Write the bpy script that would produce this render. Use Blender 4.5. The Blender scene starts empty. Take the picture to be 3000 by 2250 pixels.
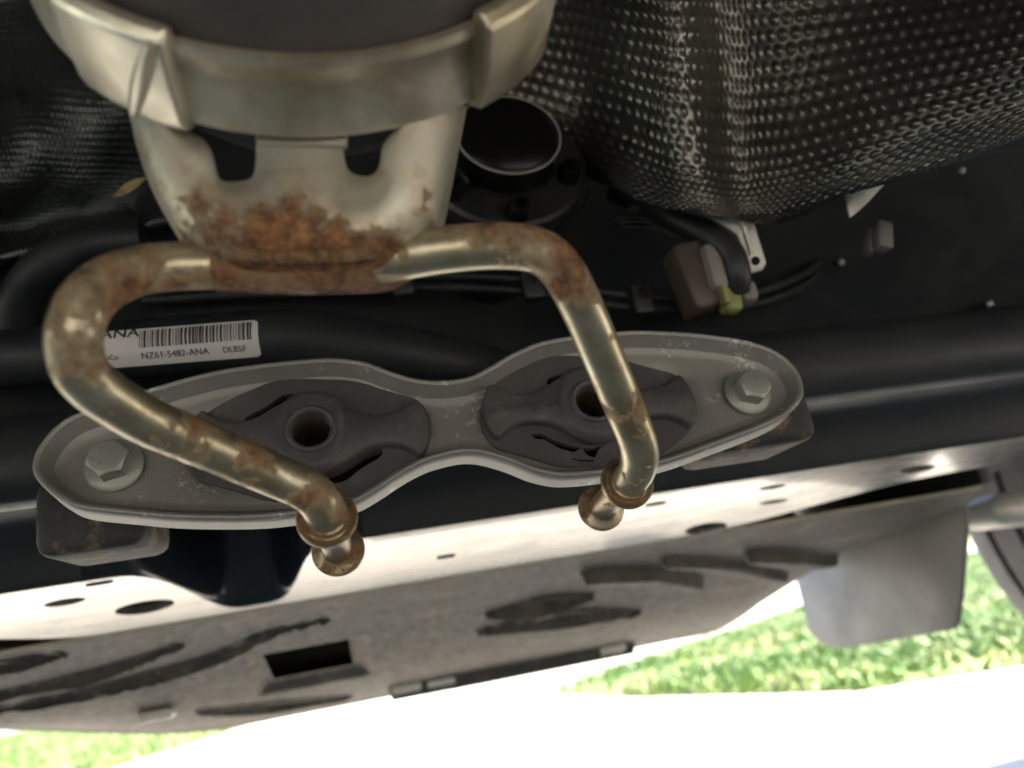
import bpy, bmesh, math, random
import numpy as np
from mathutils import Vector, Matrix, noise as mnoise

random.seed(7)
SC = bpy.context.scene
COL = SC.collection
rad = math.radians

# ------------------------------------------------------------------ camera
F = 2254.0                      # focal length in photo pixels (3000 x 2250)
CAM_H = 0.30
PITCH, YAW, ROLL = rad(16.4), rad(12.7), rad(10.3)
fw = Vector((math.sin(YAW)*math.cos(PITCH), math.cos(YAW)*math.cos(PITCH), math.sin(PITCH)))
r0 = Vector((math.cos(YAW), -math.sin(YAW), 0)); u0 = r0.cross(fw)
RT = math.cos(ROLL)*r0 - math.sin(ROLL)*u0
UP = math.cos(ROLL)*u0 + math.sin(ROLL)*r0
EYE = Vector((0, 0, CAM_H))
cd = bpy.data.cameras.new('camera'); cam = bpy.data.objects.new('camera', cd); COL.objects.link(cam)
cd.sensor_width = 36; cd.lens = F/3000*36; cd.clip_start = 0.005; cd.clip_end = 2000
cam.matrix_world = Matrix(((RT.x, UP.x, -fw.x, EYE.x), (RT.y, UP.y, -fw.y, EYE.y), (RT.z, UP.z, -fw.z, EYE.z), (0, 0, 0, 1)))
cd.dof.use_dof = True; cd.dof.focus_distance = 0.285; cd.dof.aperture_fstop = 8.0
SC.camera = cam

# ------------------------------------------------------------------ light
SUN_EL, SUN_AZ = rad(52), rad(91)      # azimuth the light comes from, clockwise from +Y
w = bpy.data.worlds.new('World'); SC.world = w; w.use_nodes = True
nt = w.node_tree; sky = nt.nodes.new('ShaderNodeTexSky'); sky.sky_type = 'NISHITA'
sky.sun_disc = False; sky.sun_elevation = SUN_EL; sky.sun_rotation = SUN_AZ
nt.links.new(sky.outputs[0], nt.nodes['Background'].inputs[0]); nt.nodes['Background'].inputs[1].default_value = 0.13
sl = bpy.data.lights.new('sun', 'SUN'); sl.energy = 4.5; sl.angle = rad(0.53); sl.color = (1, 0.91, 0.76)
so = bpy.data.objects.new('sun', sl); COL.objects.link(so)
sdir = Vector((math.sin(SUN_AZ)*math.cos(SUN_EL), math.cos(SUN_AZ)*math.cos(SUN_EL), math.sin(SUN_EL)))
so.rotation_euler = (-sdir).to_track_quat('-Z', 'Y').to_euler(); so.location = sdir*20
SC.view_settings.view_transform = 'Standard'; SC.view_settings.look = 'None'
SC.view_settings.exposure = 2.85; SC.view_settings.gamma = 1
SC.cycles.max_bounces = 10; SC.cycles.diffuse_bounces = 6; SC.cycles.glossy_bounces = 5
SC.cycles.use_denoising = True

# ------------------------------------------------------------------ pixel -> place
def ray(px, py): return RT*(float(px-1500)/F) - UP*(float(py-1125)/F) + fw
def at(px, py, z): return EYE + ray(px, py)*float(z)
def onplane(px, py, p0, n):
    d = ray(px, py); return EYE + d*((p0-EYE).dot(n)/d.dot(n))

# ------------------------------------------------------------------ materials
class N:
    """small node helper"""
    def __init__(s, name):
        s.m = bpy.data.materials.new(name); s.m.use_nodes = True
        s.t = s.m.node_tree; s.b = s.t.nodes['Principled BSDF']
        s.co = s.t.nodes.new('ShaderNodeTexCoord').outputs['Object']
    def new(s, k): return s.t.nodes.new(k)
    def ln(s, a, b): s.t.links.new(a, b)
    def noise(s, scale, detail=6, rough=.6, vec=None, dist=0):
        n = s.new('ShaderNodeTexNoise'); n.inputs['Scale'].default_value = scale; n.inputs['Detail'].default_value = detail
        n.inputs['Roughness'].default_value = rough; n.inputs['Distortion'].default_value = dist
        s.ln(vec or s.co, n.inputs['Vector']); return n.outputs['Fac']
    def vor(s, scale, vec=None):
        n = s.new('ShaderNodeTexVoronoi'); n.inputs['Scale'].default_value = scale; s.ln(vec or s.co, n.inputs['Vector']); return n.outputs['Distance']
    def ramp(s, f, stops):
        r = s.new('ShaderNodeValToRGB'); e = r.color_ramp.elements
        while len(e) < len(stops): e.new(.5)
        for k, (p, c) in enumerate(stops):
            e[k].position = p; e[k].color = (c, c, c, 1) if isinstance(c, (int, float)) else (*c, 1)
        s.ln(f, r.inputs[0]); return r.outputs[0]
    def mix(s, f, a, b):
        n = s.new('ShaderNodeMix'); n.data_type = 'RGBA'
        for k, v in ((0, f), (6, a), (7, b)):
            if isinstance(v, (int, float)): n.inputs[k].default_value = v
            elif isinstance(v, tuple): n.inputs[k].default_value = (*v, 1)
            else: s.ln(v, n.inputs[k])
        return n.outputs[2]
    def math(s, op, a, b):
        n = s.new('ShaderNodeMath'); n.operation = op
        for k, v in ((0, a), (1, b)):
            if isinstance(v, (int, float)): n.inputs[k].default_value = v
            else: s.ln(v, n.inputs[k])
        return n.outputs[0]
    def stretch(s, sc):
        m = s.new('ShaderNodeMapping'); m.inputs['Scale'].default_value = sc; s.ln(s.co, m.inputs['Vector']); return m.outputs[0]
    def bump(s, h, strength=.3, dist=.001):
        n = s.new('ShaderNodeBump'); n.inputs['Strength'].default_value = strength; n.inputs['Distance'].default_value = dist
        s.ln(h, n.inputs['Height']); s.ln(n.outputs[0], s.b.inputs['Normal'])
    def set(s, **k):
        for a, v in k.items():
            i = s.b.inputs[{'col': 'Base Color', 'rough': 'Roughness', 'metal': 'Metallic', 'coat': 'Coat Weight', 'spec': 'Specular IOR Level', 'coatr': 'Coat Roughness'}[a]]
            if isinstance(v, tuple): i.default_value = (*v, 1)
            elif isinstance(v, (int, float)): i.default_value = v
            else: s.ln(v, i)
        return s.m

M = {}
def plain(name, c1, c2, scale, r1=.5, r2=.7, metal=0, bs=.2, bd=.0005, bscale=None, coat=0):
    q = N(name); f = q.noise(scale, 8)
    q.set(col=q.ramp(f, [(.3, c1), (.7, c2)]), rough=q.ramp(q.noise(scale*2.3), [(.3, r1), (.7, r2)]), metal=metal, coat=coat)
    q.bump(q.noise(bscale or scale*6, 4), bs, bd); M[name] = q.m; return q.m

def rusty(name, metal_a, metal_b, lo, hi, rgh=.33, scale=38, metal=.9, grad=None):
    q = N(name)
    n1 = q.noise(scale, 9, .68, dist=.15); n2 = q.noise(scale*6, 6, .7); n3 = q.noise(scale*.35, 3)
    fld = q.math('ADD', q.math('MULTIPLY', n1, .72), q.math('MULTIPLY', n3, .28))
    if grad:   # rust thickens along a direction: (direction, start, end, amount)
        dp = q.new('ShaderNodeVectorMath'); dp.operation = 'DOT_PRODUCT'; q.ln(q.co, dp.inputs[0]); dp.inputs[1].default_value = tuple(grad[0])
        mr = q.new('ShaderNodeMapRange'); q.ln(dp.outputs['Value'], mr.inputs[0]); mr.inputs[1].default_value = grad[1]; mr.inputs[2].default_value = grad[2]; mr.inputs[4].default_value = grad[3]
        fld = q.math('ADD', fld, mr.outputs[0])
    mask = q.ramp(fld, [(lo, 0), (hi, 1)])
    halo = q.ramp(fld, [(lo-.07, 0), (lo+.02, 1)])
    steel = q.ramp(q.noise(scale*.8, 5), [(.3, metal_a), (.7, metal_b)])
    steel = q.mix(q.math('MULTIPLY', halo, .6), steel, (.30, .19, .085))
    rust = q.ramp(n2, [(.34, (.050, .026, .017)), (.46, (.13, .056, .024)), (.56, (.23, .100, .036)), (.70, (.36, .19, .075))])
    q.set(col=q.mix(mask, steel, rust), metal=q.math('MULTIPLY', q.math('SUBTRACT', 1.0, mask), metal),
          rough=q.mix(mask, q.ramp(n2, [(.3, rgh), (.7, rgh+.12)]), (.85, .85, .85)))
    q.bump(q.math('ADD', q.math('MULTIPLY', mask, q.math('ADD', n2, .3)), q.math('MULTIPLY', n2, .08)), .9, .0009)
    M[name] = q.m; return q.m

rusty('rod_steel', (.36, .33, .22), (.56, .53, .42), .51, .60, .32, 46)
rusty('collar_steel', (.27, .21, .14), (.40, .34, .25), .50, .60, .36, 85)
rusty('bracket_steel', (.40, .38, .31), (.50, .47, .39), .60, .67, .42, 48, .75, (-UP, .014, .032, .20))
rusty('weld_rust', (.24, .17, .12), (.30, .22, .15), .46, .60, .5, 70, .5)
rusty('tab_steel', (.010, .010, .011), (.028, .028, .025), .58, .68, .65, 60, 0)
# clamp band: stainless with grime streaks running round it
q = N('band_steel'); f = q.noise(26, 6); g = q.noise(90, 4)
q.set(col=q.mix(q.ramp(f, [(.45, 0), (.62, 1)]), (.70, .66, .54), (.42, .37, .27)), metal=.85, rough=q.ramp(g, [(.3, .32), (.7, .5)]))
q.bump(g, .15, .0005); M['band_steel'] = q.m
plain('muffler_skin', (.075, .065, .062), (.12, .105, .098), 30, .5, .65, .5, .15)
# isolator plate: sand-blasted alloy with chalky corrosion specks
q = N('plate_alloy'); a = q.noise(22, 5); s = q.noise(420, 3, .7); c = q.noise(55, 8, .7)
col = q.ramp(a, [(.3, (.205, .198, .178)), (.7, (.28, .27, .245))])
spk = q.math('MULTIPLY', q.ramp(c, [(.54, 0), (.63, 1)]), q.ramp(s, [(.50, 0), (.60, 1)]))
col = q.mix(q.math('MULTIPLY', q.ramp(s, [(.55, 0), (.75, 1)]), .25), col, (.22, .20, .17))
q.set(col=q.mix(q.math('MULTIPLY', spk, .7), col, (.66, .66, .62)), metal=.35, rough=.55)
q.bump(q.math('ADD', s, q.math('MULTIPLY', spk, .8)), .25, .0004); M['plate_alloy'] = q.m
q = N('rubber'); a = q.noise(40, 5); s = q.noise(600, 3); e_ = q.noise(75, 9, .75)
q.set(col=q.mix(q.math('MULTIPLY', q.ramp(e_, [(.52, 0), (.72, 1)]), .6), q.ramp(a, [(.3, (.045, .042, .044)), (.7, (.075, .070, .070))]), (.16, .145, .125)), rough=q.ramp(s, [(.3, .5), (.7, .68)])); q.bump(s, .12, .0003); M['rubber'] = q.m
plain('zinc', (.28, .29, .255), (.36, .365, .32), 60, .42, .55, .45, .2, .0003, 500)
q = N('foil'); a = q.noise(18, 5); s = q.noise(300, 3)
q.set(col=q.mix(q.ramp(a, [(.35, 0), (.7, 1)]), (.20, .19, .165), (.115, .11, .097)), metal=.85, rough=q.ramp(s, [(.3, .30), (.7, .42)])); q.bump(s, .1, .0003); M['foil'] = q.m
q = N('foil_dark'); a = q.noise(18, 5); s = q.noise(500, 3)
q.set(col=q.mix(q.ramp(a, [(.35, 0), (.7, 1)]), (.10, .11, .10), (.05, .06, .055)), metal=.8, rough=q.ramp(s, [(.3, .3), (.7, .5)])); q.bump(s, .35, .0006); M['foil_dark'] = q.m
# painted underbody: near-black blue enamel, dusty in blotches
q = N('body_enamel'); a = q.noise(7, 7, .6); s = q.noise(60, 6, .7); d = q.ramp(q.math('ADD', q.math('MULTIPLY', a, .6), q.math('MULTIPLY', s, .4)), [(.40, 0), (.66, 1)])
q.set(col=q.mix(d, (.007, .010, .013), (.020, .022, .022)), rough=q.mix(d, (.46, .46, .46), (.75, .75, .75)), coat=0, spec=.4); q.bump(s, .02, .0002); M['body_enamel'] = q.m
q = N('dish_enamel'); s = q.noise(60, 6, .7)
q.set(col=(.010, .013, .018), rough=q.ramp(s, [(.4, .13), (.75, .22)]), spec=.45); M['dish_enamel'] = q.m
q = N('rail_paint'); st = q.stretch((6, 40, 40)); a = q.noise(2.2, 7, .65, st); s = q.noise(45, 7, .75); b_ = q.noise(3.5, 4)
d = q.ramp(q.math('ADD', q.math('ADD', q.math('MULTIPLY', a, .35), q.math('MULTIPLY', s, .3)), q.math('MULTIPLY', b_, .35)), [(.42, 0), (.60, 1)])
q.set(col=q.mix(d, (.022, .026, .030), (.10, .098, .092)), rough=q.mix(d, (.12, .12, .12), (.38, .38, .38)), coat=.5, coatr=.10); q.bump(s, .03, .0003); M['rail_paint'] = q.m
# stone-chip coating on the sill: dusty brown grey
q = N('sill_coating'); st = q.stretch((1, 5, 5)); a = q.noise(5, 6, .6, st); s = q.noise(160, 5, .7); c = q.noise(30, 6, .7)
col = q.mix(q.ramp(a, [(.35, 0), (.65, 1)]), (.028, .023, .016), (.062, .050, .035))
q.set(col=q.mix(q.math('MULTIPLY', q.ramp(c, [(.50, 0), (.72, 1)]), .55), col, (.17, .135, .10)), rough=q.ramp(s, [(.3, .55), (.7, .8)])); q.bump(s, .35, .0009); M['sill_coating'] = q.m
plain('sealant', (.25, .23, .17), (.36, .33, .24), 60, .6, .7)
plain('black_plastic', (.012, .012, .013), (.022, .022, .023), 50, .4, .55)
plain('flap_plastic', (.095, .09, .085), (.145, .138, .13), 9, .5, .7, 0, .1, .001, 90)
plain('tyre_rubber', (.07, .062, .058), (.13, .115, .105), 14, .7, .85, 0, .3, .001)
plain('liner_felt', (.16, .15, .13), (.26, .24, .21), 20, .8, .9)
plain('cream_metal', (.42, .40, .36), (.52, .50, .45), 30, .35, .5, .3)
plain('brown_plastic', (.07, .05, .04), (.10, .075, .06), 40, .4, .5)
plain('yellow_plastic', (.20, .21, .06), (.27, .28, .09), 40, .4, .5)
plain('paper', (.50, .475, .455), (.57, .545, .52), 30, .5, .6, 0, .05)
plain('ink', (.012, .012, .014), (.03, .03, .03), 60, .5, .6)
plain('brake_dark', (.008, .008, .008), (.018, .017, .016), 60, .3, .5, .6)
plain('sleeve', (.018, .012, .008), (.06, .038, .02), 150, .5, .7, .3)
plain('dry_leaf', (.26, .20, .09), (.38, .30, .14), 120, .6, .8)
plain('car_paint', (.20, .21, .22), (.22, .23, .24), 3, .2, .25, .4, .02, .0002, None, 1)
plain('glass_dark', (.01, .012, .014), (.02, .022, .024), 3, .05, .08)
q = N('concrete'); a = q.noise(.9, 8, .6); s = q.noise(45, 6, .7)
q.set(col=q.mix(q.ramp(s, [(.35, 0), (.7, 1)]), q.ramp(a, [(.3, (.42, .385, .33)), (.7, (.53, .49, .42))]), (.37, .34, .29)), rough=.85); q.bump(s, .4, .003); M['concrete'] = q.m
plain('street_asphalt', (.22, .22, .225), (.30, .30, .305), 1.5, .8, .9, 0, .4, .004, 80)
plain('soil', (.10, .15, .035), (.20, .21, .07), 2.2, .9, .95, 0, .5, .01, 40)
q = N('grass_blade'); a = q.noise(1.6, 5); b = q.noise(2.6, 7, .75, q.stretch((.6, 1.8, 1)))
q.set(col=q.mix(q.ramp(b, [(.5, 0), (.66, 1)]), q.ramp(a, [(.35, (.095, .175, .035)), (.65, (.15, .25, .06))]), (.46, .43, .22)), rough=.55); M['grass_blade'] = q.m

# ------------------------------------------------------------------ mesh helpers
BASE = {}
def thing(name, label, cat, loc, group=None):
    o = bpy.data.objects.new(name, None); COL.objects.link(o); o.location = loc; o.empty_display_size = .02
    o['label'] = label; o['category'] = cat
    if group: o['group'] = group
    BASE[o.name] = Vector(loc); return o
def mk(name, verts, faces, mat, parent=None, sharp=35, smooth=True, mod=None):
    base = BASE.get(parent.name, Vector((0, 0, 0))) if parent else Vector((0, 0, 0))
    me = bpy.data.meshes.new(name)
    me.from_pydata([tuple(Vector(v)-base) for v in verts], [], faces); me.validate(); me.update()
    bm = bmesh.new(); bm.from_mesh(me); bmesh.ops.remove_doubles(bm, verts=bm.verts, dist=1e-6)
    bmesh.ops.recalc_face_normals(bm, faces=bm.faces); bm.to_mesh(me); bm.free()
    if smooth:
        me.shade_smooth(); me.set_sharp_from_angle(angle=rad(sharp))
    me.materials.append(M[mat])
    o = bpy.data.objects.new(name, me); COL.objects.link(o)
    if parent: o.parent = parent; BASE[o.name] = base
    if mod: mod(o)
    return o
def tag(o, label, cat, group=None):
    o['label'] = label; o['category'] = cat
    if group: o['group'] = group
    return o
def struct(o, kind='structure', label=None):
    o['kind'] = kind
    if label: o['label'] = label
    return o
def solid(t, off=-1):
    def f(o):
        m = o.modifiers.new('thickness', 'SOLIDIFY'); m.thickness = t; m.offset = off
    return f

def crom(pts, n, closed=False):
    P = [np.array(p, float) for p in pts]; L = len(P); out = []
    rng = range(L) if closed else range(L-1)
    for i in rng:
        if closed: a, b, c, d = P[i-1], P[i], P[(i+1) % L], P[(i+2) % L]
        else:
            b, c = P[i], P[i+1]; a = P[i-1] if i > 0 else 2*b-c; d = P[i+2] if i+2 < L else 2*c-b
        for k in range(n):
            t = k/n; out.append(.5*((2*b)+(c-a)*t+(2*a-5*b+4*c-d)*t*t+(3*b-a-3*c+d)*t**3))
    if not closed: out.append(P[-1])
    return out
def resample(pts, n, closed=False):
    P = np.array(pts); Q = np.vstack([P, P[:1]]) if closed else P
    s = np.concatenate([[0], np.cumsum(np.linalg.norm(np.diff(Q, axis=0), axis=1))])
    u = np.linspace(0, s[-1], n+1 if closed else n)
    R_ = np.stack([np.interp(u, s, Q[:, k]) for k in range(Q.shape[1])], 1)
    return R_[:-1] if closed else R_

def tube(path, radii, n=28, cap=True):
    """path: list of Vector; radii: float or list"""
    P = [Vector(p) for p in path]; L = len(P)
    if isinstance(radii, (int, float)): radii = [radii]*L
    vs, fs = [], []; T = []
    for i in range(L):
        d = P[min(i+1, L-1)]-P[max(i-1, 0)]; T.append(d.normalized())
    x = T[0].orthogonal().normalized()
    for i in range(L):
        if i: x = (x - T[i]*x.dot(T[i])).normalized()
        y = T[i].cross(x)
        for k in range(n):
            a = 2*math.pi*k/n; vs.append(P[i]+radii[i]*(math.cos(a)*x+math.sin(a)*y))
    for i in range(L-1):
        for k in range(n):
            fs.append((i*n+k, i*n+(k+1) % n, (i+1)*n+(k+1) % n, (i+1)*n+k))
    if cap: fs.append(tuple(range(n))); fs.append(tuple((L-1)*n+k for k in range(n)))
    return vs, fs
def lathe(o, ax, prof, n=48, a0=0, a1=2*math.pi, xref=None, closed=False):
    """prof: (s along axis, radius); closed=True closes the section into a ring"""
    ax = Vector(ax).normalized(); x = Vector(xref) if xref else ax.orthogonal(); x = (x-ax*x.dot(ax)).normalized(); y = ax.cross(x)
    full = abs(a1-a0-2*math.pi) < 1e-6; m = n if full else n+1; vs, fs = [], []; K = len(prof)
    for j in range(m):
        a = a0+(a1-a0)*j/n; d = math.cos(a)*x+math.sin(a)*y
        for s, r in prof: vs.append(Vector(o)+ax*s+d*r)
    for j in range(n):
        j2 = (j+1) % m
        for k in range(K if closed else K-1):
            k2 = (k+1) % K
            fs.append((j*K+k, j*K+k2, j2*K+k2, j2*K+k))
    if closed and not full:
        fs.append(tuple(range(K))); fs.append(tuple((m-1)*K+k for k in range(K)))
    return vs, fs
def box(c, sx, sy, sz, bev=0.0, seg=2, rot=None):
    bm = bmesh.new(); bmesh.ops.create_cube(bm, size=1)
    for v in bm.verts: v.co = Vector((v.co.x*sx, v.co.y*sy, v.co.z*sz))
    if bev: bmesh.ops.bevel(bm, geom=bm.edges[:], offset=bev, segments=seg, affect='EDGES', profile=.5)
    R_ = rot if rot else Matrix.Identity(3)
    vs = [R_@v.co+Vector(c) for v in bm.verts]; bm.verts.index_update(); fs = [tuple(v.index for v in f.verts) for f in bm.faces]; bm.free(); return vs, fs
def join(*parts):
    V_, F_ = [], []
    for v, f in parts:
        b = len(V_); V_ += list(v); F_ += [tuple(i+b for i in q) for q in f]
    return V_, F_
def fill2d(loops):
    """triangulate an outer loop with hole loops; returns 2D verts and faces"""
    bm = bmesh.new(); es = []
    for L in loops:
        v = [bm.verts.new((p[0], p[1], 0)) for p in L]
        es += [bm.edges.new((v[i], v[(i+1) % len(v)])) for i in range(len(v))]
    bmesh.ops.triangle_fill(bm, use_beauty=True, use_dissolve=False, edges=es, normal=(0, 0, 1))
    bm.verts.index_update(); bm.faces.ensure_lookup_table()
    vs = [(v.co.x, v.co.y) for v in bm.verts]; fs = [tuple(v.index for v in f.verts) for f in bm.faces]; bm.free(); return vs, fs
def inset(L, d):
    P = np.array(L); T = np.roll(P, -1, 0)-np.roll(P, 1, 0); T /= np.linalg.norm(T, axis=1)[:, None]+1e-12
    nrm = np.stack([-T[:, 1], T[:, 0]], 1)
    A = .5*np.sum(P[:, 0]*np.roll(P[:, 1], -1)-np.roll(P[:, 0], -1)*P[:, 1])
    return P+nrm*(d if A > 0 else -d)
def relief(outline, prof, place, holes=(), hole_depth=None):
    """outline (2D loop) built up through prof [(inset, height)], last level filled with holes"""
    vs, fs = [], []; n = len(outline); prev = None
    for d, h in prof:
        L = inset(outline, d) if d else np.array(outline); b = len(vs); vs += [place(p[0], p[1], h) for p in L]
        if prev is not None: fs += [(prev+i, prev+(i+1) % n, b+(i+1) % n, b+i) for i in range(n)]
        prev = b; last = L
    hh = prof[-1][1]; v2, f2 = fill2d([last]+list(holes)); b = len(vs)
    vs += [place(x, y, hh) for x, y in v2]; fs += [tuple(i+b for i in q) for q in f2]
    if hole_depth:
        for H in holes:
            b = len(vs); m = len(H); vs += [place(p[0], p[1], hh) for p in H]+[place(p[0], p[1], hh-hole_depth) for p in H]
            fs += [(b+i, b+(i+1) % m, b+m+(i+1) % m, b+m+i) for i in range(m)]
    return vs, fs
def circ(cx, cy, r, n=40): return [(cx+r*math.cos(2*math.pi*k/n), cy+r*math.sin(2*math.pi*k/n)) for k in range(n)]
_tc = {}
def text2d(s, size=1.0, depth=0.0):
    """text as 2D mesh (or with depth): list of (x,y,z), faces; origin at the left of the baseline"""
    key = (s, depth)
    if key not in _tc:
        cu = bpy.data.curves.new('lettering', 'FONT'); cu.body = s; cu.size = 1; cu.extrude = depth; cu.resolution_u = 3
        o = bpy.data.objects.new('lettering', cu); COL.objects.link(o); dg = bpy.context.evaluated_depsgraph_get(); dg.update()
        me = bpy.data.meshes.new_from_object(o.evaluated_get(dg))
        _tc[key] = ([tuple(v.co) for v in me.vertices], [tuple(p.vertices) for p in me.polygons])
        bpy.data.objects.remove(o); bpy.data.curves.remove(cu); bpy.data.meshes.remove(me)
    v, f = _tc[key]; return [(x*size, y*size, z*size) for x, y, z in v], f
def sstep(a, b, x):
    t = np.clip((np.asarray(x)-a)/(b-a), 0, 1); return t*t*(3-2*t)

# ================================================================== GROUND
def flat(name, poly, z, mat):
    v2, f2 = fill2d([poly]); return mk(name, [(x, y, z) for x, y in v2], f2, mat, smooth=False)
S_ = 900
struct(flat('ground', [(-S_, -S_), (S_, -S_), (S_, S_), (-S_, S_)], -.03, 'soil'))
struct(flat('driveway', [(-9, -6), (9, -6), (9, -1.2), (3.2, .6), (1.95, 1.35), (1.05, 1.72), (.74, 2.4), (.6, 3.0), (1.5, 3.75), (2.9, 5.0), (7.5, 9.5), (-3.4, 9.5), (-.49, 4.7), (-1.05, 3.5), (-2.2, 2.6), (-4.5, 1.2), (-9, .5)], 0, 'concrete'))
struct(flat('street', [(-200, 9.5), (200, 9.5), (200, 17), (-200, 17)], -.004, 'street_asphalt'))
LAWN_R = [(9, -1.2), (3.2, .6), (1.95, 1.35), (1.05, 1.72), (.74, 2.4), (.6, 3.0), (1.5, 3.75), (2.9, 5.0), (7.5, 9.5), (60, 9.5), (60, -1.2)]
LAWN_L = [(-9, .5), (-4.5, 1.2), (-2.2, 2.6), (-1.05, 3.5), (-.49, 4.7), (-3.4, 9.5), (-60, 9.5), (-60, .5)]
struct(flat('lawn', LAWN_R, .004, 'soil')); struct(flat('lawn', LAWN_L, .004, 'soil'))
def inside(p, poly):
    c = False; j = len(poly)-1
    for i in range(len(poly)):
        if (poly[i][1] > p[1]) != (poly[j][1] > p[1]) and p[0] < (poly[j][0]-poly[i][0])*(p[1]-poly[i][1])/(poly[j][1]-poly[i][1])+poly[i][0]: c = not c
        j = i
    return c
def grass(poly, x0, x1, y0, y1, n):
    vs, fs = [], []; k = 0
    while k < n:
        x, y = random.uniform(x0, x1), random.uniform(y0, y1)
        if not inside((x, y), poly): continue
        k += 1
        cl = mnoise.noise((x*1.3, y*1.3, 3.1))
        if cl < -.22 and random.random() < .8: continue
        h = random.uniform(.022, .05)*(1+.5*cl); a = random.uniform(0, math.pi); wd = random.uniform(.004, .009)
        dx, dy = math.cos(a)*wd, math.sin(a)*wd; lx, ly = random.gauss(0, .025), random.gauss(0, .025); b = len(vs)
        vs += [(x-dx, y-dy, 0), (x+dx, y+dy, 0), (x+dx*.6+lx*.4, y+dy*.6+ly*.4, h*.6), (x-dx*.6+lx*.4, y-dy*.6+ly*.4, h*.6), (x+lx, y+ly, h)]
        fs += [(b, b+1, b+2, b+3), (b+3, b+2, b+4)]
    return vs, fs
gv = join(grass(LAWN_R, .6, 4, .9, 6, 45000), grass(LAWN_R, 2.5, 8, 2, 9.5, 26000), grass(LAWN_L, -5, -.5, 2.0, 9.4, 45000))
struct(mk('grass', *gv, 'grass_blade', smooth=False), 'stuff', 'short bright green lawn grass beside the pale driveway')
tag(bpy.data.objects['grass'], 'short bright green lawn grass beside the pale driveway', 'grass')

# ================================================================== ISOLATOR BRACKET (plate frame)
INTO = (-.122*RT - .485*UP + .867*fw).normalized(); NP = -INTO
P0 = at(1200, 1250, .312)
EX = (Vector((1, 0, 0)) - NP*NP.x).normalized(); EY = NP.cross(EX)
def PL(x, y, h): return P0 + EX*x + EY*y + NP*h
def p2(px, py, h=0.0):
    q_ = onplane(px, py, P0+NP*h, NP)-P0; return (q_.dot(EX), q_.dot(EY))
z5 = lambda x, y: (500+.5123*x, 900+.5123*y)
z6 = lambda x, y: (1300+.5425*x, 900+.5425*y)
OUT = [(92, 1370), (98, 1330), (116, 1298), (149, 1257), (199, 1219), (248, 1199), (325, 1172), (408, 1144), (522, 1110), (646, 1080), (795, 1059), (944, 1046), (1019, 1049),
       (1079, 1060), (1140, 1083), (1217, 1106), (1294, 1112), (1371, 1101), (1437, 1070), (1490, 1038), (1560, 1006), (1625, 989), (1696, 979), (1842, 966), (1951, 968),
       (2060, 976), (2168, 992), (2249, 1014), (2304, 1046), (2342, 1090), (2356, 1132), (2352, 1165), (2325, 1200), (2290, 1226), (2215, 1260), (2107, 1300), (2000, 1339),
       (1900, 1366), (1767, 1386), (1680, 1394), (1626, 1393), (1560, 1378), (1490, 1350), (1422, 1330), (1371, 1324), (1320, 1331), (1243, 1354), (1166, 1396), (1115, 1430), (1043, 1470), (960, 1492),
       (860, 1508), (756, 1518), (630, 1520), (500, 1517), (390, 1507), (235, 1490), (172, 1462), (130, 1430), (103, 1400)]
RIMH = .0085
out2 = resample([p for p in crom([p2(x, y, RIMH) for x, y in OUT], 6, True)], 300, True)
HL = p2(*z5(800, 690), .0105); HR = p2(*z6(812, 500), .0105)
def rel(L, f, c, h): return [tuple(np.array(p2(*f(*p), h))-np.array(c)) for p in L]
def sym(half):  # half outline from top centre to bottom centre, other half by half-turn
    h = [np.array(p) for p in half]; full = h + [-p for p in h]
    return resample(crom(full, 5, True), 140, True)
lens = sym(rel([(880, 438), (980, 440), (1080, 455), (1190, 490), (1300, 520), (1390, 545), (1450, 610), (1475, 700), (1458, 800), (1410, 880), (1300, 960), (1150, 1040), (1000, 1098)], z5, HL, 0.0))
tie = sym(rel([(820, 487), (885, 500), (950, 535), (1020, 575), (1100, 600), (1190, 608), (1290, 588), (1360, 548), (1400, 518), (1440, 560), (1472, 640), (1482, 720), (1460, 800), (1425, 838), (1370, 805), (1300, 778), (1200, 778), (1110, 808), (1010, 872), (910, 915)], z5, HL, .0075))
hexb = resample(crom(rel([(690, 512), (800, 480), (920, 512), (975, 600), (965, 760), (900, 880), (790, 905), (670, 870), (605, 770), (610, 610)], z5, HL, .0095), 4, True), 80, True)
slot = resample(crom(rel([(880, 985), (940, 950), (1020, 898), (1100, 848), (1165, 822), (1203, 836), (1188, 868), (1125, 905), (1060, 948), (1010, 990), (945, 1010)], z5, HL, -.0005), 4, True), 50, True)
slot = inset(slot, -.0007); hl2 = [slot, -slot[::-1]]
tearA = rel([(455, 685), (520, 690), (600, 722), (700, 752), (780, 755), (850, 732), (955, 662), (958, 690), (920, 716), (884, 735), (830, 765), (806, 812), (762, 790), (735, 762), (690, 772), (622, 768), (592, 738), (540, 722), (490, 700)], z6, HR, -.0005)
tearB = rel([(548, 432), (556, 402), (600, 386), (640, 380), (692, 343), (684, 378), (640, 408), (600, 428)], z6, HR, -.0005)
tearA = [(a, b-.0014*(1+.6*math.sin(a*900))) for a, b in tearA]
slit = rel([(690, 828), (740, 838), (800, 838), (802, 846), (740, 848), (695, 838)], z6, HR, -.0005)
iso = thing('isolator_bracket', 'grey alloy exhaust hanger plate with two dark rubber mounts bolted under the car', 'bracket', P0)
openL = inset(lens+np.array(HL), .0042); openR = inset(lens+np.array(HR), .0042)
mk('plate', *relief(out2, [(0, -.0035), (0, .0075), (.0004, RIMH-.0002), (.0012, RIMH), (.0022, RIMH-.0006), (.0036, .0048), (.0052, .0016), (.0072, .0003), (.009, 0)], PL, [openL, openR]), 'plate_alloy', iso, 28, mod=solid(.0016, -1))
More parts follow.
